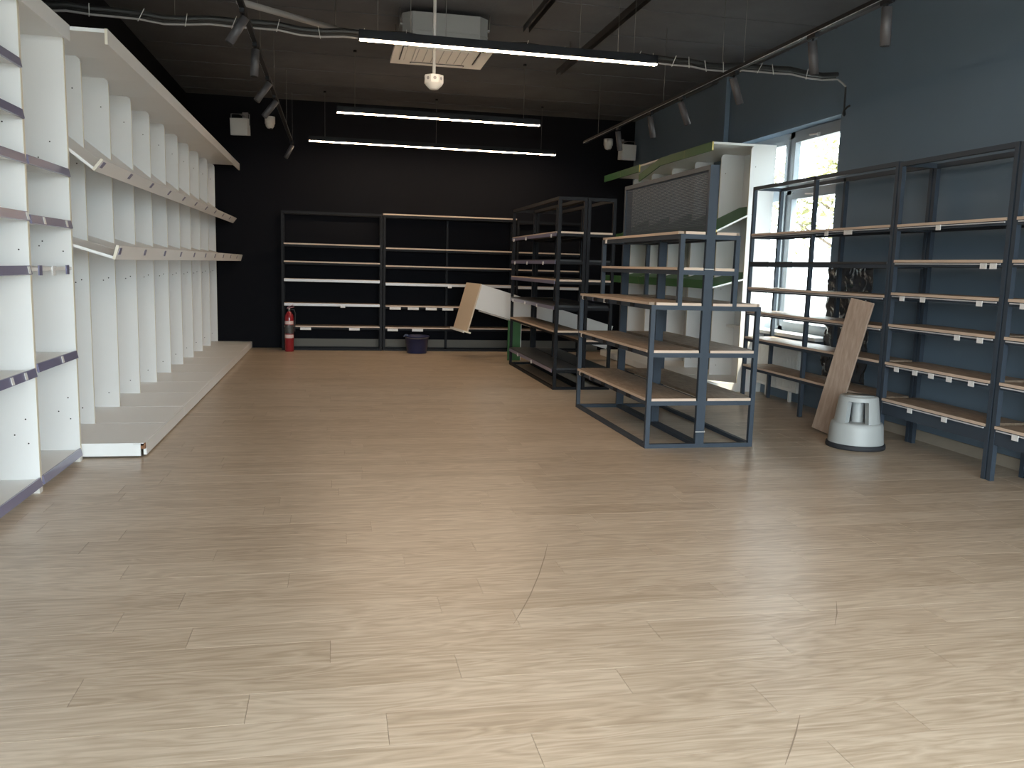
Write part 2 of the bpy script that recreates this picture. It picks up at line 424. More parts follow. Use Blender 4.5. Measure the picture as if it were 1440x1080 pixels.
# ------------------------------------------------------------------ finned display bays
def display_bay(s, wallx, y0, L_, o_fin, o_can, o_base, up, low, lipmat, topmat, lip_end, label, group, near=False, fascia=True, sag=0, chip=False, lbl=True, name='white_display_bay'):
    """s=+1: opens towards +x from the wall; o = distance from the wall"""
    t = thing(name, label, 'display bay', (wallx, y0, 0), 0, group)
    X = lambda o_: s*o_
    th = .02
    def rounded(a, b):
        pts = [(X(0.006), .10), (X(o_fin), .10), (X(o_fin), 2.70), (X(o_fin-.008), 2.728), (X(o_fin-.03), 2.742), (X(.006), 2.742)]
        return MB().prism(pts, 'y', a, b)
    ps = [(L_-th, L_-.002)] + ([(0, th)] if near else [])
    for a, b in ps:
        p = rounded(a, b).build('side_panel', 'white', t)
        MB().box(X(o_fin), X(o_fin+.0012), a, b, .10, 2.70).build('edge_band', 'cream', p)
        for (oo, zz) in ((.06, 2.52), (.05, 2.0), (.05, 1.17), (.09, 1.15), (.08, .22)):
            MB().tube((X(o_fin-oo), a+.002, zz), (X(o_fin-oo), a-.0012, zz), .005, n=8).build('screw_hole', 'dot', p)
    c = B(X(.005), X(o_can-.018), .001, L_-.001, 2.742, 2.765).build('canopy', 'white', t)
    if fascia:
        if sag:
            f_ = MB()
            vs = []
            for yy, dz in ((.001, 0), (L_-.001, -sag)):
                for oo, zz in ((o_can-.018, 2.672), (o_can, 2.672), (o_can, 2.767), (o_can-.018, 2.767)):
                    vs.append((X(oo), yy, zz+dz))
            f_.add(vs, [(0, 1, 2, 3), (7, 6, 5, 4), (0, 4, 5, 1), (1, 5, 6, 2), (2, 6, 7, 3), (3, 7, 4, 0)])
            fo = f_.build('fascia', lipmat, c)
        else:
            fo = B(X(o_can-.018), X(o_can), .001, L_-.001, 2.672, 2.767).build('fascia', lipmat, c)
            B(X(o_can-.018), X(o_can), -.0005, .001, 2.672, 2.767).build('edge_band', lip_end, fo)
    B(X(.002), X(.005), .001, L_-.002, 0, 2.765).build('back_panel', 'white', t)
    # tilted shelves with lips
    for (of, zf, sl, lh) in (up, low):
        ang = math.atan(sl); d = (math.cos(ang), -math.sin(ang)); nrm = (math.sin(ang), math.cos(ang))
        ob = .03; zb = zf + sl*(of-ob); q = .018
        y_a, y_b = .001, L_-th-.001
        pts = [(X(ob), zb), (X(of), zf), (X(of-nrm[0]*q), zf-nrm[1]*q), (X(ob-.0), zb-q/ nrm[1])]
        sh = MB().prism(pts, 'y', y_a, y_b).build('tilted_shelf', topmat, t)
        MB().prism(pts, 'y', y_a-.0006, y_a).build('edge_band', 'white', sh)
        # the part in front of the panels spans the full bay
        l0 = (of-nrm[0]*q, zf-nrm[1]*q)
        l1 = (l0[0]+d[0]*.018, l0[1]+d[1]*.018)
        lp = [(X(l0[0]), l0[1]), (X(l1[0]), l1[1]), (X(l1[0]+nrm[0]*lh), l1[1]+nrm[1]*lh), (X(l0[0]+nrm[0]*lh), l0[1]+nrm[1]*lh)]
        lip = MB().prism(lp, 'y', .001, L_-.001).build('lip', lipmat, sh)
        MB().prism(lp, 'y', .0005, .0012).build('edge_band', lip_end, lip)
        if lbl:
            e0 = (l1[0]+nrm[0]*.035, l1[1]+nrm[1]*.035); e1 = (l1[0]+nrm[0]*.08, l1[1]+nrm[1]*.08)
            MB().prism([(X(e0[0]), e0[1]), (X(e0[0]+.003*d[0]), e0[1]+.003*d[1]), (X(e1[0]+.003*d[0]), e1[1]+.003*d[1]), (X(e1[0]), e1[1])], 'y', .035, .095).build('label_holder', 'purple', lip)
    # plinth
    pl = MB().box(X(.005), X(o_base-.01), .001, L_-.010, .082, .10).build('plinth_top', 'white', t)
    fy0 = .001
    B(X(o_base-.02), X(o_base), fy0 + (.035 if chip else 0), L_-.004, .012, .096).build('plinth_front', 'white', t)
    if chip:
        B(X(.3), X(o_base-.03), -.002, .012, .012, .094).build('plinth_end', 'white', t)
        B(X(o_base-.075), X(o_base-.002), .001, .036, .060, .096).build('broken_corner', 'chip', t)
    if near: B(X(.01), X(o_base-.021), .001, .018, .0, .082).build('plinth_end', 'white', t)
    B(X(.1), X(o_base-.05), .06, .09, 0, .082).build('plinth_foot', 'black', t); B(X(.1), X(o_base-.05), L_-.09, L_-.06, 0, .082).build('plinth_foot', 'black', t)
    return t
ORD = ('first', 'second', 'third', 'fourth', 'fifth', 'sixth', 'seventh', 'eighth', 'ninth', 'tenth', 'eleventh')
args = dict(s=1, wallx=XL, L_=.760, o_fin=.38, o_can=.74, o_base=.885, up=(.628, 1.912, .80, .092), low=(.725, 1.348, .30, .095), lipmat='white', topmat='white', lip_end='cream')
gl = 'white display bays along the black wall'
lab = 'white finned display bay next to the chipped plinth corner bay'
display_bay(y0=6.02, label='white display bay with a chipped brown plinth corner at the run end', group=gl, chip=True, **args)
proto = display_bay(y0=6.02+.760, label=lab, group=gl, **args)
for k in range(2, 10):
    c = copy_tree(proto); c.location.y = 6.02+.760*k; c['label'] = f'{ORD[k]} white finned display bay, counted from the chipped plinth corner bay'
argr = dict(s=-1, wallx=XR, L_=.77, o_fin=.30, o_can=.77, o_base=.72, up=(.66, 1.815, .50, .09), low=(.68, 1.185, .27, .10), lipmat='green', topmat='green', lip_end='yellow', lbl=False, name='green_display_bay')
gr_ = 'white and green display bays beside the window'
gl2 = 'white display bay with green lips, in the middle of the window run'
display_bay(y0=8.92, label='white and green display bay ending at the side window', group=gr_, near=True, **argr)
display_bay(y0=8.92+.77, label='second green lipped display bay from the side window', group=gr_, **argr)
display_bay(y0=8.92+1.54, label='green lipped display bay with its top fascia sagging down', group=gr_, sag=.13, **argr)
display_bay(y0=8.92+2.31, label='green lipped display bay just past the sagging fascia', group=gr_, **argr)
display_bay(y0=8.92+3.08, label='last green lipped display bay towards the back wall', group=gr_, **argr)

# ------------------------------------------------------------------ black steel racks
def rack(label, loc, rz, W, D, H, shelves, mids=(), group=None, zfoot=0, steel='black', woodm='shelfwood', leg=.035, base_rail=True, toprail=True, apron=False, top_board=False, name='black_shelf_rack', side_rails=True):
    """local x = width, y = depth (0 = front), z up.
    shelves: (z, kind, rail, [tag x], ) kind: 'wood' | 'steel' | 'frame'"""
    t = thing(name, label, 'shelving', loc, rz, group)
    for (x, y) in ((0, 0), (W-leg, 0), (0, D-leg), (W-leg, D-leg)):
        B(x, x+leg, y, y+leg, 0, H).build('post', steel, t)
    for mx in mids:
        x, front = mx
        if front: B(x-leg/2, x+leg/2, 0, leg, 0, H).build('post', steel, t)
        B(x-leg/2, x+leg/2, D-leg, D, 0, H).build('post', steel, t)
    if toprail:
        f = MB().box(leg, W-leg, 0, leg, H-leg, H).box(leg, W-leg, D-leg, D, H-leg, H)
        f.box(0, leg, leg, D-leg, H-leg, H).box(W-leg, W, leg, D-leg, H-leg, H); f.build('top_frame', steel, t)
    if top_board:
        b = B(-.005, W+.005, -.004, D, H, H+.02).build('top_board', woodm, t); B(-.005, W+.005, -.0055, -.004, H, H+.02).build('edge_band', 'edgewood', b)
    if base_rail:
        f = MB().box(leg, W-leg, 0, leg, 0, .03).box(leg, W-leg, D-leg, D, 0, .03).box(0, leg, leg, D-leg, 0, .03).box(W-leg, W, leg, D-leg, 0, .03); f.build('base_frame', steel, t)
    for sp in shelves:
        z, kind, rail, tags = sp[:4]
        ap = .11 if (apron and sp is shelves[-1]) else .03
        f = MB().box(leg, W-leg, .004, .026, z-.02-ap, z-.02).box(leg, W-leg, D-.026, D-.004, z-.05, z-.02)
        f.box(.004, .03, leg, D-leg, z-.05, z-.02).box(W-.03, W-.004, leg, D-leg, z-.05, z-.02)
        sf_ = f.build('shelf_frame', steel, t)
        if kind == 'frame': continue
        x0, x1 = leg+.002, W-leg-.002
        b = B(x0, x1, -.006, D-.004, z-.02, z).build('shelf_board', woodm if kind == 'wood' else 'shelfdark', t)
        B(x0, x1, -.0075, -.006, z-.02, z).build('edge_band', 'edgewood' if kind == 'wood' else 'shelfdark', b)
        # pale board ends at the rack sides
        if kind == 'wood' and len(sp) > 4:
            B(-.0, leg, leg, D-leg, z-.02, z).build('board_end', 'edgewood', b); B(W-leg, W, leg, D-leg, z-.02, z).build('board_end', 'edgewood', b)
        par = b
        if rail:
            if rail == 'white':
                par = B(x0, x1, -.013, -.0075, z-.042, z-.004).build('price_rail', 'tagrail', b)
            elif rail == 'thin':
                par = B(x0+.02, x1-.01, -.013, -.004, z-.034, z-.026).build('price_rail', 'tagrail', b)
            else:
                par = B(x0, x1, -.013, -.0075, z-.05, z-.012).build('price_rail', 'purple', b)
        for tx in tags:
            wd = .055
            if isinstance(tx, tuple): tx, wd = tx
            B(tx, tx+wd, -.017, -.013 if rail else -.0075, z-.062, z-.024).build('price_tag', 'tag', par)
    return t

gb = 'black racks against the back wall'
YK = 13.29
rack('black rack with white price rails behind the fire extinguisher', (-.80, YK, 0), 0, 1.50, .33, 2.09,
     [(1.615, 'wood', None, []), (1.35, 'wood', None, []), (1.085, 'wood', 'white', []), (.72, 'wood', 'white', [(.87, .07)]), (.375, 'wood', None, [(.27, .16), (1.0, .16)])],
     group=gb, woodm='shelfwoodx')
rack('black rack with a wooden top board behind the blue bucket', (.715, YK, 0), 0, 2.07, .33, 2.08,
     [(1.59, 'wood', None, []), (1.32, 'wood', None, []), (1.055, 'wood', 'white', [(1.0, .06)]), (.705, 'wood', None, [(.1, .17), (.38, .17), (.66, .17), (.92, .17)]), (.37, 'wood', None, [(.07, .16), (.45, .17)])],
     mids=((1.02, False),), group=gb, woodm='shelfwoodx', top_board=True)
rack('black rack in the far corner behind the tall double racks', (2.80, YK, 0), 0, 1.15, .33, 2.07,
     [(1.585, 'wood', None, []), (1.31, 'wood', None, []), (1.045, 'wood', 'white', []), (.70, 'wood', None, []), (.36, 'wood', None, [])], group=gb, woodm='shelfwoodx')

R90 = math.pi/2
# tall double racks (far island)
gt = 'tall racks back to back in the far island'
rack('tall black rack facing the white display bays, violet price rails', (2.372, 11.57, 0), -R90, 2.47, .325, 2.12,
     [(1.748, 'wood', 'purple', [.15, .9, 2.2], 1), (1.445, 'steel', 'purple', [.25, 1.0, 1.85]), (1.225, 'wood', 'purple', [], 1), (.94, 'steel', 'purple', [.2, .95, 1.6]), (.662, 'wood', None, [], 1), (.24, 'steel', 'purple', [.6, 1.4])],
     mids=((1.25, False),), group=gt)
rack('tall black rack facing the window, back to the violet railed one', (3.03, 9.10, 0), R90, 2.47, .325, 2.12,
     [(1.748, 'wood', None, [], 1), (1.445, 'steel', None, []), (1.225, 'wood', None, [], 1), (.94, 'steel', None, []), (.56, 'wood', None, [], 1), (.24, 'steel', None, [])],
     mids=((1.25, True),), group=gt)

# stepped double racks (near island)
def stepped(label, loc, rz, panel, tagx):
    t = thing('stepped_display_rack', label, 'shelving', loc, rz, 'stepped racks back to back in the near island')
    W, D, leg, H1, H2, H3, dm = 1.93, .445, .035, 1.095, 1.628, 2.14, .205
    st = 'veiledblack'
    for x in (0, W-leg):
        B(x, x+leg, 0, leg, 0, H1).build('post', st, t)
        B(x, x+leg, D-leg, D, 0, H3).build('post', st, t)
        B(x, x+leg, dm, dm+leg, H1, H2).build('post', st, t)
    B(W/2-leg/2, W/2+leg/2, D-leg, D, 0, H2).build('post', st, t)
    MB().box(leg, W-leg, 0, leg, 0, .032).box(leg, W-leg, D-leg, D, 0, .032).box(0, leg, leg, D-leg, 0, .032).box(W-leg, W, leg, D-leg, 0, .032).build('base_frame', st, t)
    B(leg, W-leg, D-leg, D, H3-leg, H3).build('top_rail', st, t)
    for z, f0, tags in ((.386, 0, 2), (.756, 0, 1), (1.115, 0, 3), (1.381, dm, 0), (1.648, dm, 1)):
        f = MB().box(leg, W-leg, f0+.002, f0+.026, z-.055, z-.02).box(leg, W-leg, D-.03, D-.004, z-.055, z-.02)
        f.box(.002, .03, f0+leg, D-leg, z-.055, z-.02).box(W-.03, W-.002, f0+leg, D-leg, z-.055, z-.02)
        f.build('shelf_frame', st, t)
        b = B(.002, W-.002, f0+leg+.002, D-leg-.012, z-.02, z).build('shelf_board', 'shelfwood', t)
        MB().box(leg+.002, W-leg-.002, f0-.004, f0+leg+.002, z-.02, z).build('board_front', 'shelfwood', b)
        B(leg+.002, W-leg-.002, f0-.0055, f0-.004, z-.02, z).build('edge_band', 'edgewood', b)
        for xx in (.0005, W-.002):
            B(xx, xx+.0015, f0+leg+.002, D-leg-.012, z-.02, z).build('edge_band', 'edgewood', b)
        for k in range(tags):
            B(tagx+k*.33, tagx+k*.33+.05, f0-.009, f0-.0055, z-.055, z-.018).build('price_tag', 'tag' if k % 2 == 0 else 'purple', b)
        if z < 1.2 and tags:
            for k in range(5):
                B(.16+k*.33, .25+k*.33, f0-.012, f0-.0055, z-.05, z-.022).build('rail_clip', 'black', b)
    if panel:
        p = MB(); x0, x1, z0, z1 = leg, W-leg, 1.66, H3-leg; yy = D-.02; pit = .0125
        n = int((x1-x0)/pit)
        for i in range(n+1):
            x = x0+(x1-x0)*i/n; p.box(x-.0024, x+.0024, yy-.001, yy+.001, z0, z1)
        n = int((z1-z0)/pit)
        for i in range(n+1):
            z = z0+(z1-z0)*i/n; p.box(x0, x1, yy-.0008, yy+.0008, z-.0032, z+.0032)
        p.build('perforated_panel', 'veiledblack', t)
    for (x, z) in (((W+.001, 1.372), (W+.001, .125)) if panel else ((-.004, 1.372), (-.004, .125))):
        B(x, x+.003, D-leg-.006, D, z-.003, z+.003).build('cable_tie', 'tie', t)
    return t
stepped('stepped black rack with perforated back panel, facing the white bays', (2.312, 7.955, 0), -R90, True, .12)
stepped('stepped black rack facing the window wall, back to the perforated panel', (3.202, 6.025, 0), R90, False, .5)

# racks on the right wall
gw = 'black racks along the window wall'
RX = 4.335
rack('wide black rack standing across the side window', (RX, 8.50, 0), -R90, 2.40, .34, 2.255,
     [(1.765, 'wood', 'thin', [1.45, (1.75, .12)]), (1.472, 'steel', None, []), (1.205, 'wood', 'thin', []), (.955, 'wood', 'thin', []), (.675, 'wood', None, []), (.375, 'wood', None, [])],
     mids=((1.20, True),), group=gw, steel='veiledblack', base_rail=False)
rack('black rack with many price tags beside the grey step stool', (RX, 6.085, 0), -R90, 1.20, .34, 2.245,
     [(1.762, 'wood', 'thin', [(.5, .05)]), (1.485, 'wood', 'thin', [(.98, .06), (1.07, .06)]), (1.23, 'wood', 'thin', [.16, .4, .98]), (.98, 'wood', 'thin', [.8, 1.02]), (.675, 'wood', 'thin', [.17, .39, .57, .76, .98]), (.38, 'wood', 'thin', [.37, .75])],
     group=gw, steel='veiledblack', base_rail=False, apron=True)
rack('black rack past the tagged rack, running out towards the shop front', (RX, 4.87, 0), -R90, 1.20, .34, 2.24,
     [(1.762, 'wood', 'thin', []), (1.485, 'wood', 'thin', []), (1.23, 'wood', 'thin', [.15]), (.98, 'wood', 'thin', []), (.675, 'wood', 'thin', []), (.38, 'wood', 'thin', [.2])],
     group=gw, steel='veiledblack', base_rail=False, apron=True)

# ------------------------------------------------------------------ loose things on the floor
# leaning board
def leaning_board():
    t = thing('leaning_shelf_board', 'long oak shelf board leaning on the rack behind the step stool', 'board', (4.105, 6.50, 0), 0)
    foot = Vector((0, 0, 0)); top = Vector((.205, -.115, 1.13)); wd = Vector((.06, -.225, 0)).normalized()
    d = (top-foot).normalized(); wd = (wd-d*wd.dot(d)).normalized(); nn = d.cross(wd)
    b = MB(); vs = []
    for a, b_, c in CUBE:
        vs.append(foot + Vector((0, 0, .018)) + d*((top-foot).length*(b_ > 0)) + wd*(a*.118) + nn*(c*.0095))
    b.add(vs, CF); b.build('board', 'plankwood', t)
    e = MB(); vs = []
    for a, b_, c in CUBE:
        vs.append(foot + Vector((0, 0, .018)) + d*((top-foot).length + (.0015 if b_ > 0 else 0)) + wd*(a*.118) + nn*(c*.0095))
    e.add(vs, CF); e.build('edge_band', 'edgewood', t)
leaning_board()

# kick stool
def kick_stool(loc):
    t = thing('step_stool', 'round light grey plastic kick step stool with black rubber base', 'stool', loc, math.radians(-34)); t.scale = (.85, .85, 1)
    MB().lathe([(.2, 0), (.262, 0), (.266, .012), (.262, .034), (.246, .04)], n=56).build('rubber_ring', 'rubber', t)
    MB().lathe([(.249, .03), (.247, .06), (.236, .165), (.229, .192), (.218, .203), (.15, .203), (.0, .203)], n=56).build('lower_step', 'stool', t)
    # upper drum: four legs and a crown ring
    up = MB()
    def R_(z): return .205 - (z-.2)*.16
    n = 72
    openings = [math.radians(a) for a in (-90, 90)]
    def is_open(a):
        return any(abs((a-o_+math.pi) % (2*math.pi)-math.pi) < math.radians(32) for o_ in openings)
    for i in range(n):
        a0, a1 = 2*math.pi*i/n, 2*math.pi*(i+1)/n
        zs = [(.375, .40)] if is_open((a0+a1)/2) else [(.2, .375), (.375, .40)]
        for z0, z1 in zs:
            vs = []
            for th_ in (0, .022):
                for a, z in ((a0, z0), (a1, z0), (a1, z1), (a0, z1)):
                    r = R_(z)-th_; vs.append((r*math.cos(a), r*math.sin(a), z))
            up.add(vs, [(0, 1, 2, 3), (7, 6, 5, 4), (0, 4, 5, 1), (1, 5, 6, 2), (2, 6, 7, 3), (3, 7, 4, 0)])
    up.build('upper_drum', 'stool', t)
    # leg cheeks running outwards
    for a in (0, 180):
        for da in (-57, 57):
            c = math.radians(a+da); m_ = MB(); vs = []
            for z in (.2, .375):
                for r in (R_(z)-.07, R_(z)-.01):
                    for k in (-.005, .005): vs.append((r*math.cos(c)-k*math.sin(c), r*math.sin(c)+k*math.cos(c), z))
            m_.add(vs, [(0, 1, 3, 2), (4, 6, 7, 5), (0, 4, 5, 1), (2, 3, 7, 6), (0, 2, 6, 4), (1, 5, 7, 3)]).build('leg_cheek', 'stool', t)
    MB().lathe([(.0, .412), (.15, .412), (.165, .409), (.1735, .400), (.17, .385), (.15, .378), (0, .378)], n=56).build('top_step', 'stool', t)
    MB().lathe([(.0, .4122), (.135, .4122), (.137, .414), (.0, .414)], n=40).build('tread_pad', 'rubber' if False else 'stool', t)
    MB().lathe([(.055, .2), (.055, .38)], n=24).build('centre_column', 'stool', t)
kick_stool((4.075, 5.98, 0))

# fire extinguisher
def extinguisher(loc):
    t = thing('fire_extinguisher', 'tall red fire extinguisher standing by the back rack', 'extinguisher', loc)
    r = .066
    MB().lathe([(0, 0), (r-.006, 0), (r, .01), (r, .50), (r*.92, .54), (r*.62, .575), (.03, .59), (.024, .60), (0, .60)], n=28).build('cylinder', 'redpaint', t)
    for z0, z1, m_ in ((.41, .46, 'redlabel'), (.27, .40, 'blacklabel'), (.205, .255, 'redlabel')):
        MB().lathe([(r+.0008, z0), (r+.0008, z1)], n=20, a0=math.radians(-160), a1=math.radians(-20)).build('label', m_, t)
    MB().tube((0, 0, .60), (0, 0, .645), .018, .015).build('valve', 'steel', t)
    MB().bar((-.03, 0, .64), (.075, 0, .668), .02, .008).bar((-.03, 0, .652), (.06, 0, .70), .02, .007).build('squeeze_lever', 'redpaint', t)
    MB().path([(.02, 0, .63), (.07, -.01, .625), (.09, -.015, .57), (.082, -.015, .40), (.078, -.015, .30)], .009).build('hose', 'rubber', t)
extinguisher((-.682, 13.10, 0))

def bucket(loc):
    t = thing('bucket', 'dark blue plastic bucket on the floor before the back rack', 'bucket', loc)
    MB().lathe([(0, .0), (.145, 0), (.15, .01), (.178, .25), (.19, .25), (.19, .268), (.172, .268), (.142, .02), (0, .02)], n=36).build('pail', 'bucket', t)
    MB().path([(-.185+.0*i, 0, .255) if i in () else (-.188*math.cos(math.pi*i/12), -.19*math.sin(math.pi*i/12), .262-.03*math.sin(math.pi*i/12)) for i in range(13)], .004).build('handle', 'steel', t)
    MB().prism([(-.05, .25), (.05, .25), (.02, .285), (-.02, .285)], 'y', -.02, .0).build('spout', 'bucket', t).location = (-.16, 0, 0)
bucket((1.215, 13.0, 0))

# fallen bay: long panel with its end canopy, lying askew
def fallen():
    t = thing('fallen_display_panel', 'dismantled white display panel lying tilted behind the tall racks', 'panel', (2.02, 12.0, 1.095), 0)
    t.rotation_euler = (0, math.radians(15.8), math.radians(7))
    L_ = 2.18
    p = B(.02, L_, 0, .02, -.36, 0).build('long_panel', 'white', t)
    B(.02, L_, 0, .02, 0, .0015).build('edge_band', 'black', p)
    B(.02, L_, .0, .02, -.3615, -.36).build('edge_band', 'black', p)
    B(.30, L_, .72, .74, -.36, -.02).build('long_panel', 'white', t)
    c = B(0, .02, 0, .76, -.70, 0.002).build('end_board', 'tan', t)
    B(-.04, .06, -.01, .77, -.722, -.70).build('lip', 'cream', c)
    B(-.05, -.035, 0, .76, -.735, -.70).build('lip_edge', 'white', c)
    g = thing('green_support_board', 'green board standing under the fallen white panel', 'board', (2.44, 12.03, 0), math.radians(4))
    B(0, .19, 0, .018, 0, .58).build('board', 'green', g); B(.19, .2, 0, .018, 0, .58).build('edge_band', 'white', g)
fallen()

# radiator and loose plastic
def radiator():
    t = thing('radiator', 'white panel radiator under the side window', 'radiator', (4.70, 7.98, 0), 0)
    W = .90
    B(0, .012, 0, W, .12, .60).build('front_plate', 'radiator', t); B(.07, .08, 0, W, .12, .60).build('back_plate', 'radiator', t)
    ri = MB(); n = 32
    for i in range(n):
        y = .02+(W-.04)*i/(n-1); ri.box(-.008, 0, y-.01, y+.01, .15, .57)
    r = ri.build('ribs', 'radiator', t)
    gr = MB()
    for i in range(27): gr.box(.0, .08, .01+i*.0325, .016+i*.0325, .60, .612)
    gr.build('top_grille', 'radiator', t); B(0, .08, -.004, 0, .12, .60).build('side_cover', 'radiator', t)
    MB().tube((.04, -.03, .0), (.04, -.03, .17), .01).build('pipe', 'radiator', t)
    MB().tube((.04, .0, .16), (.04, -.05, .16), .018).build('valve', 'whiteplastic', t)
    for y in (.2, W-.2): B(.075, .1, y-.015, y+.015, .12, .58).build('bracket', 'radiator', t)
    for y in (.2, W-.2): B(.03, .06, y-.015, y+.015, 0, .12).build('stand', 'radiator', t)
radiator()
def sheet():
    ny, nz = 46, 74; m_ = MB(); vs = []
    for j in range(nz+1):
        for i in range(ny+1):
            u, v = i/ny, j/nz
            y = 6.92+.72*u + .02*noise.noise((0, v*6, 3)); z = .36+1.12*v
            h = noise.noise((u*5, v*9, 0)) + .6*noise.noise((u*12, v*20, 5)) + .3*noise.noise((u*27, v*40, 9))
            vs.append((XR-.045+.026*h, y, z))
    fs = [(j*(ny+1)+i, (j+1)*(ny+1)+i, (j+1)*(ny+1)+i+1, j*(ny+1)+i+1) for j in range(nz) for i in range(ny)]
    m_.add(vs, fs, True)
    o = m_.build('plastic_sheet', 'plastic')
    sm = o.modifiers.new('thickness', 'SOLIDIFY'); sm.thickness = .002
    tag(o, 'crumpled black plastic sheet hanging on the wall beside the side window', 'sheet')
sheet()

# ------------------------------------------------------------------ ceiling: lights, tracks, services
def led(label, xc, y, z, L_, wires, wired=True):
    t = thing('linear_pendant_light', label, 'light', (xc, y, z), math.radians(1.2), 'slim suspended linear lights')
    h = MB().box(-L_/2, L_/2, -.028, .028, .008, .075).box(-L_/2, -L_/2+.006, -.028, .028, 0, .075).box(L_/2-.006, L_/2, -.028, .028, 0, .075)
    h.build('housing', 'black', t)
    B(-L_/2+.006, L_/2-.006, -.024, .024, 0, .008).build('diffuser', 'led', t)
    for x in wires:
        MB().tube((x, 0, .075), (x, 0, ZC-z), .0022, n=6).build('suspension_wire', 'steel', t)
        MB().tube((x, 0, ZC-z-.02), (x, 0, ZC-z), .02, n=10).build('ceiling_cup', 'black', t)
led('bright linear pendant light below the cable bundle', 1.40, 6.975, 3.047, 2.45, (-1.08, -.55, .55, 1.02))
led('short linear pendant light hanging between the two longer rows', 1.217, 10.32, 3.047, 2.41, (-1.0, 1.0))
led('linear pendant light hanging over the open floor before the bright one', 1.40, 3.65, 3.047, 2.45, (-1.0, 1.0))
led('linear pendant light hanging close to the shop front glazing', 1.40, .30, 3.047, 2.45, (-1.0, 1.0))
led('longest linear pendant light hanging before the back wall', 1.45, 12.86, 3.047, 3.66, (-1.6, 0, 1.6))

def light_track(label, x, y0, y1, z, wires):
    t = thing('light_track', label, 'track', (x, y0, z), 0)
    L_ = y1-y0
    B(-.018, .018, 0, L_, 0, .032).build('rail', 'black', t)
    B(-.019, -.018, 0, L_, .0, .005).build('rail_glint', 'alu', t)  # pale strip stands in for a bright reflection along the rail
    for y in wires: MB().tube((0, y-y0, .032), (0, y-y0, ZC-z), .0022, n=6).build('suspension_wire', 'steel', t)
    return t
TLX, TLZ = -.615, 3.02
light_track('black spotlight track above the white display bays', TLX, 3.0, 13.3, TLZ, (5.0, 7.7, 9.35, 11.6, 13.1))
TRX, TRZ = 3.24, 3.0
light_track('black spotlight track above the window side racks', TRX, 3.0, 11.2, TRZ, (4.2, 6.66, 8.4, 10.6))
def spot(x, y, z, d, L_, label, group):
    t = thing('track_spotlight', label, 'spotlight', (x, y, z), 0, group)
    B(-.016, .016, -.05, .05, -.028, 0).build('track_adapter', 'black', t)
    MB().tube((0, 0, -.028), (0, 0, -.065), .008, n=10).build('stem', 'black', t)
    d = Vector(d).normalized(); c = Vector((0, 0, -.075)); a = c-d*.03; b = c+d*(L_-.03)
    body = MB().tube(a, b, .031, n=20).build('body', 'spot', t)
    MB().tube(b-d*.001, b+d*.004, .026, n=20).build('lens_ring', 'black', body)
gs = 'spotlights on the track above the white bays'
for y, d, lab_ in ((6.28, (-.50, -.1, -.85), 'tilted black spotlight on the white bay track, before the cable bundle'), (7.2, (-.05, -.08, -1), 'black track spotlight pointing straight down above the white bays'),
                   (8.45, (-.55, -.1, -.8), 'tilted black spotlight on the white bay track, third from the back wall'), (9.35, (-.6, -.1, -.8), 'tilted black spotlight on the white bay track, second from the back wall'),
                   (12.8, (-.45, -.1, -.85), 'tilted black spotlight on the white bay track, close to the back wall')):
    spot(TLX, y, TLZ, d, .205, lab_, gs)
gs2 = 'spotlights on the track above the window side racks'
for k_, (y, d) in enumerate(((4.8, (.1, .1, -1)), (5.62, (.22, .1, -1)), (6.82, (.42, .15, -.9)), (7.92, (.42, .1, -.9)), (8.75, (.25, .1, -1)), (9.8, (.2, .1, -1)))):
    spot(TRX, y, TRZ, d, .22, f'{ORD[5-k_]} black spotlight from the back wall on the window side track', gs2)

def bundle():
    t = thing('cable_bundle', 'long cable bundle with pale ties crossing the room to the wall', 'cable', (0, 7.15, 3.12))
    pts = []; n = 40
    for i in range(n+1):
        u = i/n; x = XL+.03+(XR-.24-XL)*u
        pts.append(Vector((x, .0+.33*u, .0+.045*u+.012*math.sin(u*37)+.008*math.sin(u*83))))
    MB().path([p+Vector((0, 0, .045)) for p in pts], .024).build('conduit', 'cable', t)
    MB().path([p+Vector((0, .03, .03)) for p in pts], .018).build('conduit', 'cable', t)
    low = [p+Vector((0, -.01, 0)) for p in pts]
    low += [low[-1]+Vector((.05, .0, -.03)), low[-1]+Vector((.09, 0, -.06))]
    MB().path(low, .009).build('cable', 'conduit', t)
    for i in range(1, n):
        if i % 2 == 0 or i in (29, 31, 33, 35): 
            p = pts[i]; s_ = random.uniform(-.03, .04)
            MB().bar(p+Vector((-.01, -.03, -.02)), p+Vector((s_, -.03, .075)), .006, .004).build('cable_tie', 'tie', t)
    e = low[-1]
    tail = [e+Vector((-.012*k/6, -.02*k/6, -.036*k)) for k in range(7)]
    tail += [tail[-1]+Vector((-.045+.045*math.cos(k*.42), -.02*k, -.05*math.sin(k*.42)-.004*k)) for k in range(1, 11)]
    MB().path(tail, .009).build('cable_tail', 'cable', t)
    for x in (-1.2, .6, 2.4, 3.4): 
        u = (x-XL)/(XR-XL); MB().tube((x, .33*u, .05), (x, .33*u, ZC-3.128), .003, n=6).build('suspension_wire', 'steel', t)
bundle()

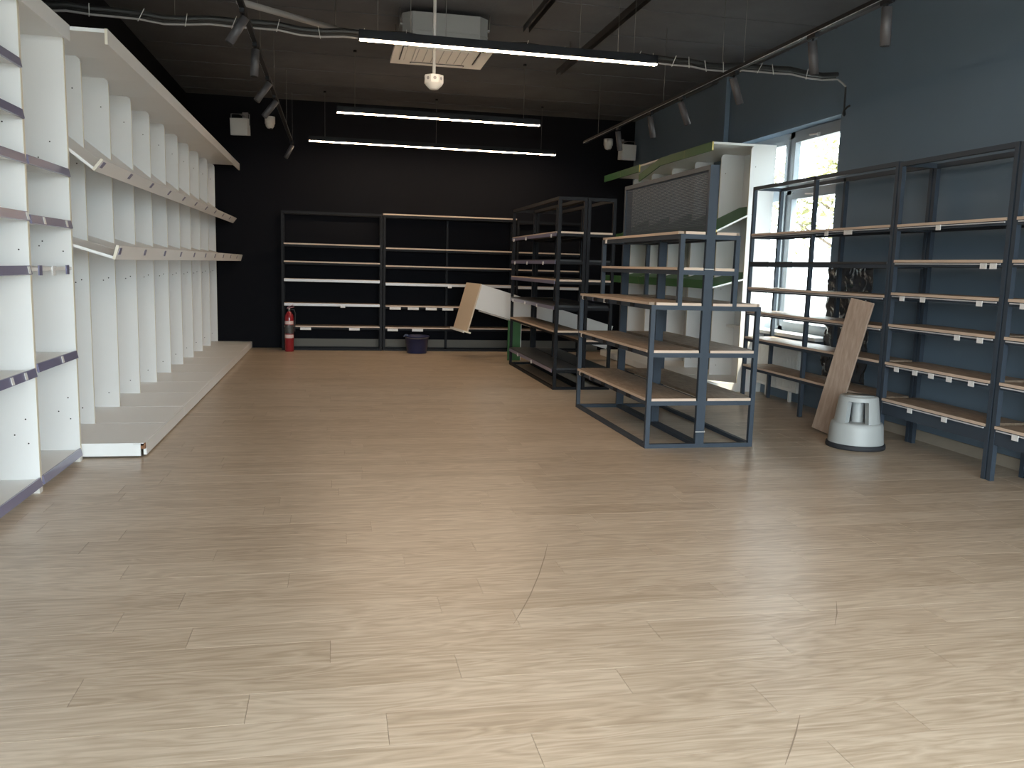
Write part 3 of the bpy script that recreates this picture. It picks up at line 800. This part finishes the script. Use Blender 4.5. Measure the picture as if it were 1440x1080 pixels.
def strut(label, x, y0, y1, z, wires):
    t = thing('strut_channel', label, 'rail', (x, y0, z))
    L_ = y1-y0
    MB().box(-.03, .03, 0, L_, .05, .06).box(-.03, -.024, 0, L_, 0, .05).box(.024, .03, 0, L_, 0, .05).build('channel', 'strut', t)
    for y in wires: MB().tube((0, y-y0, .06), (0, y-y0, ZC-z), .004, n=6).build('threaded_rod', 'steel', t)
strut('dark steel strut channel hanging beside the air conditioner', 2.46, 4.5, 9.65, 3.5, (5.2, 6.9, 9.2))
strut('short dark strut channel under the ceiling above the first pendant', 1.73, 5.5, 8.05, 3.5, (5.9, 7.8))
o = MB().tube((-.756, 7.4, 3.378), (.133, 8.6, 3.51), .026, n=14); p_ = thing('ceiling_pipe', 'pale grey pipe running under the dark ceiling above the left spotlights', 'pipe')
o.build('pipe', 'conduit', p_)
for a in (.15, .85):
    q = Vector((-.756, 7.4, 3.378)).lerp(Vector((.133, 8.6, 3.51)), a)
    MB().tube(q, (q.x, q.y, ZC), .004, n=6).build('hanger_rod', 'steel', p_)

def aircon():
    t = thing('cassette_air_conditioner', 'white ceiling cassette air conditioner with grey housing', 'air conditioner', (1.03, 8.80, 3.40))
    c = .09; a = .41
    oct_ = [(-a+c, -a), (a-c, -a), (a, -a+c), (a, a-c), (a-c, a), (-a+c, a), (-a, a-c), (-a, -a+c)]
    b = MB().prism(oct_, 'z', .045, .30).build('housing', 'acbody', t)
    MB().prism([(x*1.012, y*1.012) for x, y in oct_], 'z', .13, .14).build('seam', 'acbody', b)
    p = MB(); w = .475
    p.prism([(-w, -w), (w, -w), (w, w), (-w, w)], 'z', .012, .045)
    pn = p.build('panel', 'whiteplastic', t)
    B(-.27, .27, -.27, .27, 0, .012).build('intake_grille', 'whiteplastic', pn)
    for k in range(7):
        x = -.24+.08*k; B(x-.004, x+.004, -.25, .25, -.002, .0).build('grille_line', 'acbody', pn)
    for (x0, x1, y0, y1) in ((-.40, -.35, -.28, .28), (.35, .40, -.28, .28), (-.28, .28, -.40, -.35), (-.28, .28, .35, .40)):
        sl = B(x0, x1, y0, y1, .008, .012).build('outlet_slot', 'acdark', pn)
        mx, my = (x0+x1)/2, (y0+y1)/2
        if x1-x0 < .1: B(x0+.012, x1-.004, y0+.01, y1-.01, .002, .008).build('louvre', 'whiteplastic', pn)
        else: B(x0+.01, x1-.01, y0+.012, y1-.004, .002, .008).build('louvre', 'whiteplastic', pn)
    for (x, y) in ((-.43, -.3), (.43, -.3), (-.43, .3), (.43, .3)):
        MB().tube((x, y, .2), (x, y, ZC-3.40), .005, n=6).build('threaded_rod', 'steel', t)
        B(min(x, x*.93), max(x, x*.93), y-.02, y+.02, .19, .21).build('bracket', 'acbody', t)
    MB().path([(-.41, -.2, .12), (-.5, -.2, .12), (-.56, -.2, .11)], .022).build('drain_stub', 'whiteplastic', t)
aircon()

def detector():
    t = thing('ceiling_sensor', 'white ceiling sensor hanging on a white rod', 'sensor', (.83, 7.6, 2.846))
    MB().tube((0, 0, .105), (0, 0, ZC-2.846), .014, n=12).build('rod', 'whiteplastic', t)
    n = 8; oct_ = [(.085*math.cos(math.pi/8+i*math.pi/4), .085*math.sin(math.pi/8+i*math.pi/4)) for i in range(n)]
    b = MB().prism(oct_, 'z', .05, .115).build('sensor_body', 'whiteplastic', t)
    MB().lathe([(.078, .05), (.07, .035), (.04, .005), (.03, 0), (0, 0)], n=24).build('dome', 'whiteplastic', t)
    for i in range(n):
        a = i*math.pi/4; r = .085*math.cos(math.pi/8)
        MB().tube((r*.98*math.cos(a), r*.98*math.sin(a), .085), ((r+.001)*math.cos(a), (r+.001)*math.sin(a), .085), .014, n=12).build('port', 'conduit', b)
detector()

def floodbox(label, loc, rz, tilt):
    t = thing('wall_speaker', label, 'speaker', loc, rz)
    b = B(-.125, .125, -.30, -.16, -.12, .12).build('box', 'whiteplastic', t)
    b.rotation_euler = (math.radians(tilt), 0, 0)
    B(-.11, .11, -.306, -.30, -.105, .105).build('front_grille', 'whiteplastic', b)
    m_ = MB().bar((-.135, -.22, 0), (-.135, -.22, .16), .02, .006).bar((.135, -.22, 0), (.135, -.22, .16), .02, .006).bar((-.135, -.22, .16), (.135, -.22, .16), .02, .006)
    m_.bar((0, -.22, .16), (0, 0, .16), .04, .01)
    m_.build('bracket', 'conduit', t); B(-.05, .05, -.008, 0, .10, .22).build('wall_plate', 'conduit', t)
floodbox('white box speaker on a bracket near the white display bays', (-1.325, YB, 3.30), math.radians(-12), 6)
floodbox('white box speaker on a bracket above the green bays', (4.57, YB, 3.24), math.radians(8), 4)
def domecam(label, loc):
    t = thing('security_camera', label, 'camera', loc)
    MB().tube((0, 0, .02), (0, -.16, .02), .03, n=14).build('wall_arm', 'whiteplastic', t)
    MB().tube((0, -.16, -.03), (0, -.16, .07), .075, n=22).build('camera_housing', 'whiteplastic', t)
    MB().lathe([(.068, -.03), (.06, -.07), (.04, -.095), (0, -.105)], (0, -.16, 0), n=22).build('dome', 'whiteplastic', t)
    MB().lathe([(.025, -.098), (.02, -.112), (0, -.118)], (.02, -.17, 0), n=14).build('lens', 'rubber', t)
domecam('white security camera beside the speaker near the white bays', (-.955, YB, 3.385))
domecam('white security camera beside the speaker above the green bays', (4.30, YB, 3.36))
